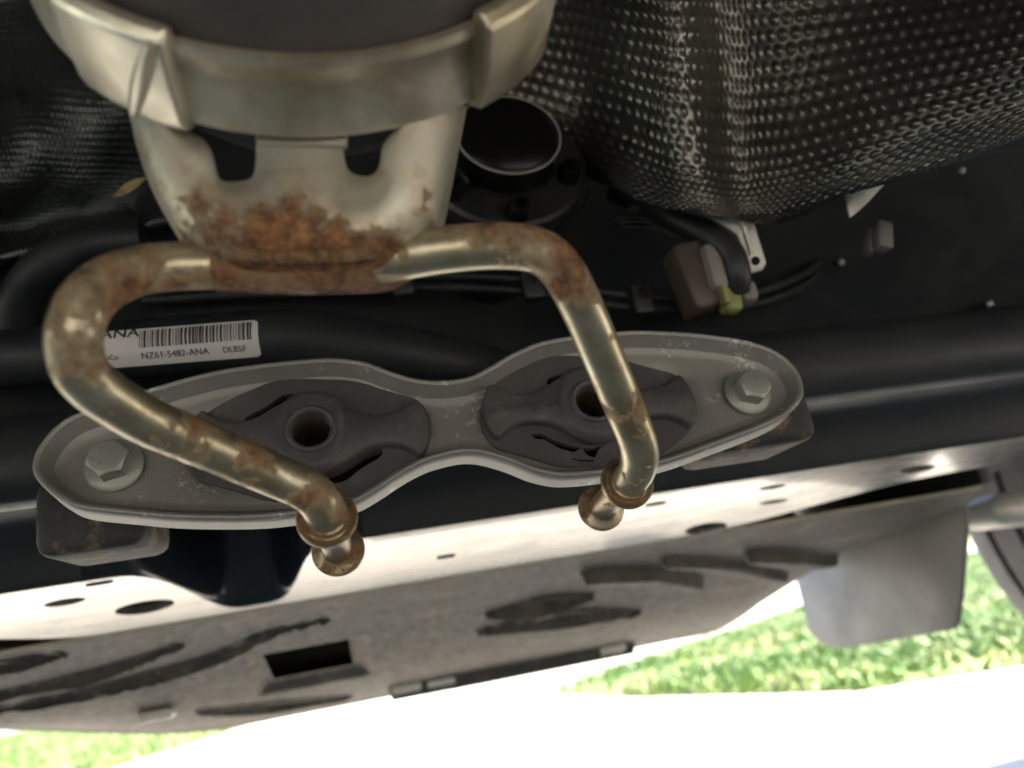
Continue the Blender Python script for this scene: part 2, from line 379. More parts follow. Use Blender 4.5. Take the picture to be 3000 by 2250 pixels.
def isolator(c, holes, words):
    pl = lambda x, y, h: PL(x+c[0], y+c[1], h)
    base = mk('rubber_mount', *relief(inset(lens, -.0012), [(.002, -.004), (0, -.0006), (0, .0014), (.0006, .0020)], pl, list(holes)+[circ(0, 0, .0066, 32)], .003), 'rubber', iso, 40)
    mk('dark_backing', *relief(inset(lens, .004), [(-.0002, -.0012), (.001, -.010), (.003, -.024), (.006, -.026)], pl), 'black_plastic', base, 40)  # black backing added so no light shows through the mount slots
    lob = relief(tie, [(0, -.003), (0, .0055), (.0005, .0068), (.0016, .0075)], pl, [circ(0, 0, .0078)], .012)
    mk('rubber_lobe', *lob, 'rubber', base, 40)
    mk('rubber_boss', *relief(hexb, [(-.002, .006), (-.0006, .0082), (.0006, .0092), (.0016, .0095)], pl, [circ(0, 0, .0074)], .012), 'rubber', base, 50)
    ring = lathe(pl(0, 0, 0), NP, [(.008, .0101), (.0098, .0101), (.0108, .0096), (.0112, .0088), (.0108, .0079), (.009, .0072), (.004, .0070), (-.012, .0070)], 48)
    mk('bush_ring', *ring, 'rubber', base, 50)
    mk('steel_sleeve', *lathe(pl(0, 0, 0), NP, [(.0045, .0071), (.0052, .0066), (.0045, .0061), (-.014, .006)], 40), 'sleeve', base, 50)
    for s, x, y, size, h, ang in words:
        v, f = text2d(s, size, .10); v = [(a*.78, b, d) for a, b, d in v]
        ca, sa = math.cos(ang), math.sin(ang)
        mk('embossed_lettering', [pl(x+a*ca-b*sa, y+a*sa+b*ca, h+d) for a, b, d in v], f, 'rubber', base, smooth=False)
    return base
isolator(HL, hl2, [])
tL = rel([(230, 580), (478, 560), (1128, 478)], z6, HR, .0075)
isolator(HR, [tearA, tearB, slit], [('DS 73-5D', *tL[0], .0050, .0075, rad(3)), ('217-BA', *tL[1], .0050, .0075, rad(5)), ('GREEN', *tL[2], .0048, .0075, rad(4))])
def bolt(px, py, marks, spin):
    c = p2(px, py, .002); pl = lambda x, y, h: PL(c[0]+x, c[1]+y, h)
    hx = [(.0076*math.cos(spin+k*math.pi/3), .0076*math.sin(spin+k*math.pi/3)) for k in range(6)]
    w_ = lathe(pl(0, 0, 0), NP, [(-.001, .0098), (.0012, .0098), (.0013, .0106), (.0026, .0106), (.0032, .0100), (.0044, .0078), (.0044, 0)], 48)
    b = mk('flange_bolt', *w_, 'zinc', iso, 30)
    vs = [pl(x, y, .003) for x, y in hx]+[pl(x, y, .0098) for x, y in hx]
    n = 48; top = []
    ring1 = []
    for k in range(n):
        a = spin+2*math.pi*k/n; hr = .0076*math.cos(math.pi/6)/math.cos(((a-spin) % (math.pi/3))-math.pi/6)
        ring1.append((a, hr))
    V_ = [pl(r*math.cos(a), r*math.sin(a), .003) for a, r in ring1]+[pl(r*math.cos(a), r*math.sin(a), .0107-.55*max(0, r-.0062)*1.0) for a, r in ring1]+[pl(.0061*math.cos(a), .0061*math.sin(a), .0111) for a, r in ring1]+[pl(.0058*math.cos(a), .0058*math.sin(a), .0112) for a, r in ring1]
    F_ = []
    for l in range(3): F_ += [(l*n+k, l*n+(k+1) % n, (l+1)*n+(k+1) % n, (l+1)*n+k) for k in range(n)]
    F_.append(tuple(3*n+k for k in range(n)))
    mk('hex_head', V_, F_, 'zinc', b, 22)
    for s, x, y, ang in marks:
        v, f = text2d(s, .0030, .06); ca, sa = math.cos(ang), math.sin(ang)
        mk('head_mark', [pl(x+a*ca-bb*sa, y+a*sa+bb*ca, .0112+d) for a, bb, d in v], f, 'zinc', b, smooth=False)
    return b
bolt(334, 1364, [('K', -.0022, .0012, .2), ('Y', .0008, .0014, -.2), ('8', -.0042, -.0016, .9), ('8', -.0022, -.0036, .6), ('A', .0012, -.0022, -.8)], rad(12))
bolt(2190, 1150, [('K', -.0026, .0008, .2), ('8', .0006, .0010, -.2), ('8', -.0022, -.0030, .5), ('Y', .0010, -.0026, -.6)], rad(-20))

# ================================================================== EXHAUST
B0 = at(842, 390, .185)                    # lowest point of the clamp band, far edge
AX = INTO
UC = (Vector((0, 0, 1)) - AX*AX.z).normalized(); XC = AX.cross(UC)   # section axes
UC = (UP - AX*UP.dot(AX)).normalized(); XC = AX.cross(UC)
RB = .0715; KB = RB/.087
CB = B0 + UC*RB
exh = thing('exhaust_muffler', 'dark muffler with pale clamp band and a rusty bent hanger rod hanging below', 'exhaust', B0)
muf = [(-.42, .0), (-.42, .070), (-.40, .0805), (-.10, .0815), (-.024, .0815), (-.019, .083), (.004, .083), (.012, .078), (.03, .060), (.040, .040), (.044, .02), (.045, 0)]
mk('muffler_body', *lathe(CB, AX, [(a, b*KB) for a, b in muf], 96, xref=UC), 'muffler_skin', exh, 50)
band = [(-.0205, .0835), (-.0205, .0862), (-.0185, .0872), (-.0165, .0862), (-.0145, .0852), (-.012, .0850), (-.010, .0860), (-.0035, .0872), (-.0012, .0882), (.0005, .0880), (.0012, .0870), (.0012, .083)]
bd = mk('clamp_band', *lathe(CB, AX, [(a, b*KB) for a, b in band], 120, xref=UC, closed=True), 'band_steel', exh, 30)
# angle of a pixel on the band circle
def bang(px, py):
    p = onplane(px, py, CB, AX)-CB; return math.atan2(p.dot(AX.cross(UC)), p.dot(UC))
def lug(pa, pb, name, extra):
    a, b = bang(*pa), bang(*pb)
    if b < a: a, b = b, a
    lp = [(-.0235, .084), (-.0245, .0875), (-.022, .0895+extra), (-.012, .0905+extra), (-.002, .0905+extra), (.002, .0892+extra), (.0032, .0865), (.0025, .083)]
    vs, fs = lathe(CB, AX, [(p_, r_*KB) for p_, r_ in lp], 24, a, b, UC, closed=True)
    o = mk(name, vs, fs, 'band_steel', bd, 30)
    bv = o.modifiers.new('soft', 'BEVEL'); bv.width = .0026; bv.segments = 4; bv.limit_method = 'ANGLE'; bv.angle_limit = rad(40)
    return o, a, b
lug((215, 250), (560, 355), 'clamp_lug', .0015)
lug((1340, 250), (1520, 130), 'clamp_lug', .0022)
# folded lips along the lug edges
for px, py, dd in ((478, 322, .0),):
    a = bang(px, py); d0 = math.cos(a)*UC + math.sin(a)*AX.cross(UC)
    t_ = AX.cross(d0)
    path = [CB + d0*(.0915*KB)+AX*s + t_*(.006*((s+.011)/.012)*(1 if px < 500 else .35)) for s in np.linspace(-.0225, .001, 10)]
    mk('fold_lip', *tube(path, [.0004+.0018*math.sin(math.pi*(i_+.5)/10)**.6 for i_ in range(10)], 14), 'band_steel', bd)
# stamped bracket
bz = .1880
bp0 = at(870, 560, bz); bn = (-fw*.97 + UP*(.13)+RT*.05).normalized()
bex = (RT - bn*RT.dot(bn)).normalized(); bey = bn.cross(bex)
if bey.dot(UP) < 0: bey = -bey
def BP(x, y, h): return bp0 + bex*x + bey*y + bn*h
def b2(px, py, h=0.0):
    q_ = onplane(px, py, bp0+bn*h, bn)-bp0; return (q_.dot(bex), q_.dot(bey))
br = [(345, 90), (358, 230), (380, 330), (403, 420), (443, 520), (508, 632), (560, 692), (622, 732), (690, 752), (900, 757), (1070, 752), (1140, 732), (1192, 680), (1236, 600), (1262, 480), (1284, 370), (1305, 260), (1315, 200), (1320, 90), (1200, 80), (1000, 80), (700, 80), (500, 80)]
br2 = resample(crom([b2(x, y, -.002) for x, y in br], 6, True), 220, True)
ntL = resample(crom([b2(*p) for p in [(500, 290), (545, 372), (600, 412), (618, 450), (632, 505), (652, 530), (690, 532), (735, 522), (748, 490), (750, 420), (748, 290), (620, 270)]], 4, True), 70, True)
ntR = resample(crom([b2(*p) for p in [(1018, 290), (1018, 400), (1026, 460), (1042, 500), (1075, 516), (1112, 512), (1132, 480), (1140, 430), (1165, 395), (1220, 335), (1225, 280), (1120, 270)]], 4, True), 70, True); ntR = ntR-np.array([.0016, 0])
mk('hanger_bracket', *relief(br2, [(-.0045, -.020), (-.0032, -.012), (-.0018, -.007), (.0004, -.0040), (.0028, -.0018), (.0054, -.0005), (.0078, 0)], BP, [ntL, ntR]), 'bracket_steel', exh, 40, mod=solid(.0022, -1))
tabv, tabf = relief(resample([b2(752, 380), b2(752, 432), b2(1016, 436), b2(1018, 380)], 40, True), [(0, -.001), (0, .0006), (.0006, .0012)], BP)
mk('bracket_step', tabv, tabf, 'bracket_steel', exh, 30)
# hanger rod
RODP = [(955, 776, .199), (840, 779, .199), (735, 779, .198), (610, 779, .196), (497, 781, .192), (410, 792, .187), (340, 815, .182), (284, 850, .178), (240, 905, .175), (216, 985, .174), (228, 1070, .177), (262, 1118, .180), (310, 1158, .184), (422, 1228, .193), (520, 1271, .199), (631, 1318, .206), (725, 1358, .211), (815, 1396, .216), (880, 1424, .2185), (925, 1455, .2205), (950, 1492, .2235), (959, 1516, .2275)]
ROD2 = [(955, 776, .199), (1070, 766, .199), (1170, 752, .199), (1280, 734, .1995), (1400, 722, .200), (1490, 721, .201), (1560, 730, .2025), (1615, 758, .2045), (1655, 805, .207), (1690, 870, .211), (1725, 945, .2165), (1765, 1040, .223), (1803, 1130, .2295), (1838, 1215, .236), (1862, 1275, .2405), (1874, 1325, .2445), (1869, 1368, .2485), (1852, 1398, .2525), (1835, 1418, .2565)]
RR = .00605
wr = lambda L: [at(*p) for p in L]
full = [Vector(p) for p in resample(crom([tuple(p) for p in wr(RODP[::-1])[:-1]]+[tuple(p) for p in wr(ROD2)], 8), 260)]
rod = mk('hanger_rod', *tube(full, RR, 40), 'rod_steel', exh, 60)
def pin(c, dirv):
    d = dirv.normalized()
    pr = [(-.004, .004), (-.003, .0061), (-.0012, .0066), (-.0010, .0070), (-.0018, .0086), (-.0010, .0090), (.0002, .0089), (.0008, .0080), (.0016, .0062), (.003, .0053), (.010, .0049), (.0265, .0048), (.0285, .0053), (.0294, .0064), (.0298, .0078), (.0303, .0085), (.0312, .0087), (.0324, .0085), (.0332, .0076), (.0335, 0)]
    return mk('pin_collar', *lathe(c, d, pr, 48), 'collar_steel', rod, 32)
pl0 = at(959, 1520, .2275); pin(pl0, INTO + .03*RT)
pr0 = at(1835, 1416, .2560); pin(pr0, at(1752, 1497, .288)-pr0)
# weld saddle between bracket and rod
seg = [Vector(p) for p in resample(crom([tuple(at(*p)) for p in ((628, 779, .1963), (735, 779, .198), (840, 779, .199), (955, 776, .199), (1070, 766, .199), (1098, 762, .199))], 8), 40)]
mk('weld_saddle', *tube(seg, [RR+.0005-.0003*(i in (0, 39)) for i in range(40)], 32), 'weld_rust', exh, 40)
bead = [at(x, y, .1885) for x, y in ((690, 742), (760, 748), (850, 752), (950, 750), (1040, 745), (1095, 736))]
bp_ = [Vector(p) for p in resample(crom([tuple(p) for p in bead], 8), 60)]
mk('weld_bead', *tube(bp_, [.0012+.0005*abs(math.sin(i*1.3))+.0003*random.random() for i in range(60)], 12), 'weld_rust', exh)

# ================================================================== STABILISER BAR + STICKER
ra = .0135
SB = [(-500, 1085, .372), (-200, 1062, .368), (100, 1043, .364), (320, 1025, .362), (540, 1008, .362), (757, 991, .362), (880, 990, .363), (1000, 1006, .366), (1150, 1030, .370), (1300, 1062, .376), (1450, 1100, .384), (1650, 1150, .395)]
bar = thing('stabilizer_bar', 'black round anti-roll bar carrying a white barcode sticker', 'bar', at(760, 1000, .362))
mk('bar', *tube([Vector(p) for p in resample(crom([tuple(at(*p)) for p in SB], 8), 140)], ra, 40), 'body_enamel', bar, 60)
la, lb = at(320, 1025, .362), at(757, 991, .362); TX = (lb-la).normalized()
E1 = (EYE-(la+lb)/2); E1 = (E1-TX*E1.dot(TX)).normalized(); E2 = E1.cross(TX)
if E2.z < 0: E2 = -E2
def LB(s, wv, h=0):   # s metres from la, wv metres up round the bar
    a = wv/ra; r = ra+h; return la+TX*(s+.0066)+E1*(r*math.cos(a))+E2*(r*math.sin(a))
mpp = .3485/F
def lpx(px, py): return ((px-320)*mpp, (1025-(px-320)*34/437.-py)*mpp)
def wrap2d(vs, fs, h): return [LB(x, y, h) for x, y in vs], fs
def lrect(x0, x1, y0, y1, h, nx=1, ny=6):
    v = [(x0+(x1-x0)*i/nx, y0+(y1-y0)*j/ny) for j in range(ny+1) for i in range(nx+1)]
    return wrap2d(v, [(j*(nx+1)+i, j*(nx+1)+i+1, (j+1)*(nx+1)+i+1, (j+1)*(nx+1)+i) for j in range(ny) for i in range(nx)], h)
sx0, sx1, sy = -.022, .0682, .0089
def lroundrect():
    v, f = [], []; nx, ny = 60, 14
    for j in range(ny+1):
        for i in range(nx+1):
            x = sx0+(sx1-sx0)*i/nx; y = -sy+2*sy*j/ny
            e = max(0, abs(y)-(sy-.002)); lim = .002-math.sqrt(max(0, .002**2-e*e))
            x = min(max(x, sx0+lim), sx1-lim); v.append((x, y))
    return wrap2d(v, [(j*(nx+1)+i, j*(nx+1)+i+1, (j+1)*(nx+1)+i+1, (j+1)*(nx+1)+i) for j in range(ny) for i in range(nx)], .00025)
lab = mk('sticker', *lroundrect(), 'paper', bar, 60); lab['label'] = 'white paper sticker with black bar code and part number'
bars = []; x = lpx(412, 0)[0]; xe = lpx(742, 0)[0]; rr = random.Random(3)
while x < xe:
    wd = rr.choice((.00035, .00035, .0007, .0011)); bars.append(lrect(x, min(x+wd, xe), -.0002, .0078, .0004)); x += wd+rr.choice((.00035, .00045, .0008))
bc = mk('barcode', *join(*bars), 'ink', lab, smooth=False)
def ltext(s, px, py, size, name='printed_lettering', sx=1.0, bold=0):
    v, f = text2d(s, size); x0, y0 = lpx(px, py)
    prt = [([(a*sx+x0+o, b+y0) for a, b, _ in v], f) for o in ((0, bold) if bold else (0,))]
    vv, ff = join(*prt); mk(name, *wrap2d(vv, ff, .00042), 'ink', lab, smooth=False)
ltext('ANA', 296, 994, .0062, sx=1.35, bold=.0003)
ltext('NZ61-5482-ANA', 412, 1052, .0042, sx=1.02, bold=.00012)
ltext('DLB5F', 652, 1034, .0040, sx=.98, bold=.00008)
ltext('oCo', 306, 1056, .0034, bold=.0001)

# ================================================================== CAR UNDERBODY
X0, X1 = -2.6, .66
body = thing('car_underbody', 'black painted car underside with steel rail and dusty sill panel', 'car', (0, .9, .24))
SL = -.2
def railz(Y): return .361 - .06*(Y-.5) - 1.17*(Y-.5)*abs(Y-.5)
def Yc(X): return .5 + .115*math.exp(-((X+.082)/.042)**4)
def Yo(X): return .62 - .045*float(sstep(.27, .5, X)) - .04*float(sstep(-.19, -.30, X))
nx = 230; xs = np.concatenate([np.linspace(X0, -.3, 45), np.linspace(-.295, .45, 180), np.linspace(.46, X1, 12)])
prof_v, prof_f = [], []
for X in xs:
    yc = Yc(X); bul = (yc-.5)/.115
    sec = [(.455, .74), (.455, .44), (.45, .428), (.44, .424), (.36, .421), (.348, .417), (.342, .408), (.342, .392), (.345, .384), (.352, .380)]
    top = .392+.010*bul
    sec += [(.366, .3795), (.374, .381), (.380, .384), (.388, top-.003), (.398, top), (.43, top+.001), (yc-.03, top), (yc-.018, top-.003), (yc-.011, top-.012), (yc-.006, railz(yc)+.010), (yc-.0035, railz(yc)+.004), (yc-.0015, railz(yc)+.001), (yc, railz(yc))]
    prof_v += [(X, a, b) for a, b in sec]
K = len(sec); 
for i in range(len(xs)-1):
    prof_f += [(i*K+k, i*K+k+1, (i+1)*K+k+1, (i+1)*K+k) for k in range(K-1)]
cmo = mk('crossmember', prof_v, prof_f, 'body_enamel', body, 50)
cmo.data.materials.append(M['dish_enamel'])
for pg in cmo.data.polygons:   # the pressed dish kept its gloss
    c_ = pg.center+BASE[cmo.name]
    if -.16 < c_.x < 0 and c_.y > .36 and c_.z < .41: pg.material_index = 1
# rail with real holes
pr_n = Vector((0, -SL, 1)).normalized(); pr_p = Vector((0, .5, .361))
def rp(px, py): q_ = onplane(px, py, pr_p, pr_n); return (q_.x, q_.y)
def ell(cx, cy, a, b, n=26, sl=-.16, e=1.0):
    L = []
    for k in range(n):
        t = 2*math.pi*k/n; c, s = math.cos(t), math.sin(t); c = math.copysign(abs(c)**e, c); s = math.copysign(abs(s)**e, s)
        L.append(rp(cx+a*c, cy+b*s+sl*a*c))
    return L
rholes = [ell(190, 1783, 62, 11), ell(424, 1794, 88, 15), ell(292, 1716, 42, 9, e=.5), ell(1309, 1645, 27, 5, e=.4), ell(1924, 1489, 32, 7, e=.7), ell(2266, 1441, 40, 7), ell(2270, 1484, 42, 5), ell(2070, 1552, 62, 11), ell(2693, 1389, 52, 11)]
edge = [(X, Yc(X)-.0005) for X in xs]+[(X, Yo(X)) for X in xs[::-1]]
v2, f2 = fill2d([edge]+rholes)
bmr = bmesh.new(); rv = [bmr.verts.new((x, y, 0)) for x, y in v2]
for t_ in f2: bmr.faces.new([rv[i] for i in t_])
for k in range(1, 13): bmesh.ops.bisect_plane(bmr, geom=bmr.verts[:]+bmr.edges[:]+bmr.faces[:], plane_co=(0, .5+k*.0095, 0), plane_no=(0, 1, 0), dist=1e-6)
bmr.verts.index_update(); v2 = [(v.co.x, v.co.y) for v in bmr.verts]; f2 = [tuple(v.index for v in f.verts) for f in bmr.faces]; bmr.free()
mk('rail', [(x, y, railz(y)) for x, y in v2], f2, 'rail_paint', body, 40)
for L in rholes:   # rolled lips behind each hole
    v = [(x, y, railz(y)) for x, y in L]+[(x, y, railz(y)+.006) for x, y in L]; m = len(L)
    mk('hole_lip', v, [(i, (i+1) % m, m+(i+1) % m, m+i) for i in range(m)], 'rail_paint', body, smooth=False)
mk('seam_sealer', *tube([Vector((X, .6235, .3365)) for X in np.linspace(X0, X1-.1, 60)], [.0016+.0006*mnoise.noise((i*.7, 0, 0)) for i in range(60)], 10), 'sealant', body)
# sill panel : pressed sheet
SLY0, SLZ0, SLY1, SLZ1 = .6235, .3355, .95, .2375
sl_s = (SLZ1-SLZ0)/(SLY1-SLY0); ps_n = Vector((0, -sl_s, 1)).normalized(); ps_p = Vector((0, SLY0, SLZ0))
def sp(px, py): q_ = onplane(px, py, ps_p, ps_n); return (q_.x, q_.y)
SW = [  # swages: pixel polyline, half width (m), height (m, + is up into the car)
    ([(-150, 2000), (60, 1950), (170, 1925)], .013, .010), ([(-150, 2080), (200, 2010), (400, 1950), (520, 1905)], .011, .010),
    ([(-150, 2115), (250, 2040), (600, 1950), (800, 1865), (950, 1830)], .011, .011), ([(600, 2075), (800, 2062), (1010, 2035)], .020, .010),
    ([(1450, 1808), (1580, 1785), (1720, 1758)], .020, .013), ([(1420, 1850), (1640, 1815), (1860, 1790)], .018, .012),
    ([(1720, 1690), (1900, 1690), (2050, 1705)], .012, -.008), ([(2200, 1630), (2330, 1640), (2450, 1660)], .012, -.008), ([(1950, 1650), (2100, 1660), (2300, 1690)], .010, -.006),
    ([(1150, 2010), (1500, 1945), (1850, 1880)], .010, -.010)]
SWP = []
for L, hw, hh in SW:
    P = np.array([sp(*p) for p in L]); SWP.append((resample(crom(P, 8), 120), hw, hh))
hole_r = [sp(734, 1950), sp(1025, 1905), sp(1040, 1975), sp(790, 1995)]
hx0, hx1 = min(hole_r[0][0], hole_r[3][0])+.01, max(hole_r[1][0], hole_r[2][0])
hy0, hy1 = (hole_r[0][1]+hole_r[1][1])/2, (hole_r[2][1]+hole_r[3][1])/2
print('sill hole', hole_r, hx0, hx1, hy0, hy1)
gx = np.unique(np.concatenate([np.linspace(X0, -.6, 30), np.linspace(-.6, X1-.08, 420), [hx0, hx1]])); gy = np.unique(np.concatenate([np.linspace(SLY0, SLY1, 150), [hy0, hy1]]))
GX, GY = np.meshgrid(gx, gy, indexing='ij'); H = np.zeros_like(GX)
for P, hw, hh in SWP:
    n_ = len(P); dmin = np.full(GX.shape, 9.)
    for k in range(n_):
        tp = hw*min(1, .35+1.3*min(k, n_-1-k)/n_); d = np.hypot((GX-P[k, 0]), GY-P[k, 1])/tp; dmin = np.minimum(dmin, d)
    H += hh*1.3*(1-sstep(.62, 1.0, dmin)) - abs(hh)*.28*np.exp(-((dmin-1.12)/.14)**2)
H *= 1-sstep(.922, .944, GY)
rimd = np.maximum(np.maximum(hx0-GX, GX-hx1), np.maximum(hy0-GY, GY-hy1)); H += .008*(1-sstep(.004, .02, rimd))
GZ = SLZ0+sl_s*(GY-SLY0)+H + .006*np.sin((GY-SLY0)/(SLY1-SLY0)*math.pi*2)*.6 + .055*sstep(-.15, -.50, GX)*sstep(.75, .95, GY)
GZ += np.where(GX > .40, .06*sstep(.40, .60, GX)*sstep(.66, .95, GY), 0)
ny_ = len(gy); vs = [(GX[i, j], GY[i, j], GZ[i, j]) for i in range(len(gx)) for j in range(ny_)]; fs = []
for i in range(len(gx)-1):
    for j in range(ny_-1):
        cx, cy = (gx[i]+gx[i+1])/2, (gy[j]+gy[j+1])/2
        if hx0 < cx < hx1 and hy0 < cy < hy1: continue
        fs.append((i*ny_+j, (i+1)*ny_+j, (i+1)*ny_+j+1, i*ny_+j+1))
mk('sill_panel', vs, fs, 'sill_coating', body, 180)
# outer sill fold
lip = []
for i in range(len(gx)):
    z = GZ[i, -1]; x = gx[i]; lip += [(x, .95, z), (x, .957, z-.003), (x, .964, z-.002), (x, .968, z+.02), (x, .985, z+.10), (x, 1.0, .50)]
mk('sill_flange', lip, [(i*6+k, (i+1)*6+k, (i+1)*6+k+1, i*6+k+1) for i in range(len(gx)-1) for k in range(5)], 'sill_coating', body, 50)
for px, py in ((1190, 2003), (1290, 1985), (1790, 1890), (460, 2080)):
    q_ = onplane(px, py, ps_p, ps_n); mk('jack_clip', *box(q_+Vector((0, 0, -.004)), .032, .018, .010, .003), 'cream_metal', body)
# rusty welded tabs under the plate
for cx_, c_, s_ in ((0, at(270, 1588, .318), (.042, .05, .012)), (1, at(2235, 1272, .355), (.052, .05, .016))):
    tb = mk('weld_tab', *box(c_+Vector((0, .020, .012)), s_[0], s_[1], s_[2]+.02, .006, 3), 'tab_steel', body, 60)
# floor pan and tunnel above
fp = [(-.98, .30), (-.95, .275), (-.80, .36), (-.5, .50), (-.3, .56), (-.26, .74), (.2, .76), (.46, .75)]
fx = [X0, -.9, -.3, .3, 1.9]
mk('floor_pan', [(x, a, b) for x in fx for a, b in fp], [(i*len(fp)+k, i*len(fp)+k+1, (i+1)*len(fp)+k+1, (i+1)*len(fp)+k) for i in range(len(fx)-1) for k in range(len(fp)-1)], 'body_enamel', body, 30)
mk('leak_cover', *box(((X0+X1)/2, .73, .43), X1-X0, .56, .012, .003), 'body_enamel', body)  # plate added above the sill to stop daylight showing through the rail gap
mk('leak_end_cover', *box((.590, .83, .54), .013, .37, .40, .002), 'body_enamel', body)  # added end plate, blocks the daylight leak past the sill end
mk('light_screen', *box((1.17, .468, .60), 1.04, .012, .36, .004), 'body_enamel', body)  # unseen wall added to cut light from the wheel arch and darken the recess
mk('front_bulkhead', *box((1.70, .0, .50), .02, 1.9, .5, .004), 'body_enamel', body)
# outer body
side = [(1.0, .50), (1.005, .75), (.99, .95), (.93, 1.02), (.72, 1.52), (.5, 1.58), (-.5, 1.58), (-.72, 1.52), (-.93, 1.02), (-.99, .95), (-1.005, .75), (-1.0, .50), (-.985, .38), (-.97, .28)]
bx_ = [X0, -.6, .60, .69, .85, 1.35, 1.55, 1.60, 2.6]
ov = []
for x in bx_:
    for a, b in side:
        if a > .9 and b < .74 and .68 < x < 1.57: b = .76 - (0 if .8 < x < 1.45 else .12)
        ov.append((x, a, b))
ks = len(side)
mk('body_shell', ov, [(i*ks+k, i*ks+k+1, (i+1)*ks+k+1, (i+1)*ks+k) for i in range(len(bx_)-1) for k in range(ks-1)], 'car_paint', body, 30)
# wheel arch liner
lin = lathe((1.125, .60, .36), (0, 1, 0), [(0, .05), (0, .40), (.36, .40)], 40, rad(180), rad(360), xref=(1, 0, 0))
mk('arch_liner', *lin, 'liner_felt', body)
# studs and small clips on the floor
for px, py, z in ((2465, 768, .55), (2900, 890, .55), (2818, 500, .5)):
    p = at(px, py, z); d = (EYE-p).normalized()
    mk('weld_stud', *lathe(p, d, [(-.05, .0022), (0, .0022), (.001, .0012), (.0012, 0)], 12), 'cream_metal', body)

# mud flap and wheel
fl = [(2345, 1660), (2372, 1790), (2388, 1846), (2420, 1882), (2480, 1896), (2620, 1874), (2780, 1846), (2806, 1832), (2815, 1790), (2826, 1680), (2832, 1500), (2780, 1380), (2600, 1440), (2400, 1560)]
XF = .604; fq = []
for p in fl:
    q_ = onplane(*p, Vector((XF, 0, 0)), Vector((1, 0, 0))); fq.append((q_.y, q_.z))
fq = resample(crom(fq, 4, True), 90, True)
flo = mk('mud_flap', *relief(fq, [(.002, -.003), (0, -.002), (0, .002), (.002, .003)], lambda y, z, h: Vector((XF-h-.10*max(0, y-.8)**2, y, z))), 'flap_plastic', None, 40)
tag(flo, 'grey plastic mud flap hanging below the sill in front of the tyre', 'mud flap')
wh = thing('wheel', 'dusty black tyre standing behind the mud flap', 'wheel', (1.125, .84, 0))
wc = Vector((1.125, .84, .34)); ay = Vector((0, 1, 0))
ty = [(-.095, .21), (-.11, .25), (-.108, .30), (-.098, .328), (-.085, .337), (-.055, .3400), (-.053, .333), (-.045, .333), (-.043, .341), (-.006, .3415), (-.004, .334), (.004, .334), (.006, .3415), (.043, .341), (.045, .333), (.053, .333), (.055, .34), (.085, .337), (.098, .328), (.108, .30), (.11, .25), (.095, .21)]
mk('tyre', *lathe(wc, ay, ty, 120), 'tyre_rubber', wh, 40)
mk('rim', *lathe(wc, ay, [(-.095, .215), (-.08, .20), (.03, .19), (.05, .08), (.06, .0)], 60), 'cream_metal', wh, 40)
mk('brake_disc', *lathe(wc, ay, [(-.05, 0), (-.05, .15), (-.03, .15), (-.03, 0)], 60), 'brake_dark', wh, 40)
# suspension arm
ar = mk('suspension_arm', *box(at(3040, 1488, .84), 0.16, .07, .034, .0165, 5, Matrix.Rotation(rad(4), 3, 'Y')), 'cream_metal'); tag(ar, 'pale metal suspension arm in the wheel arch above the tyre', 'arm')

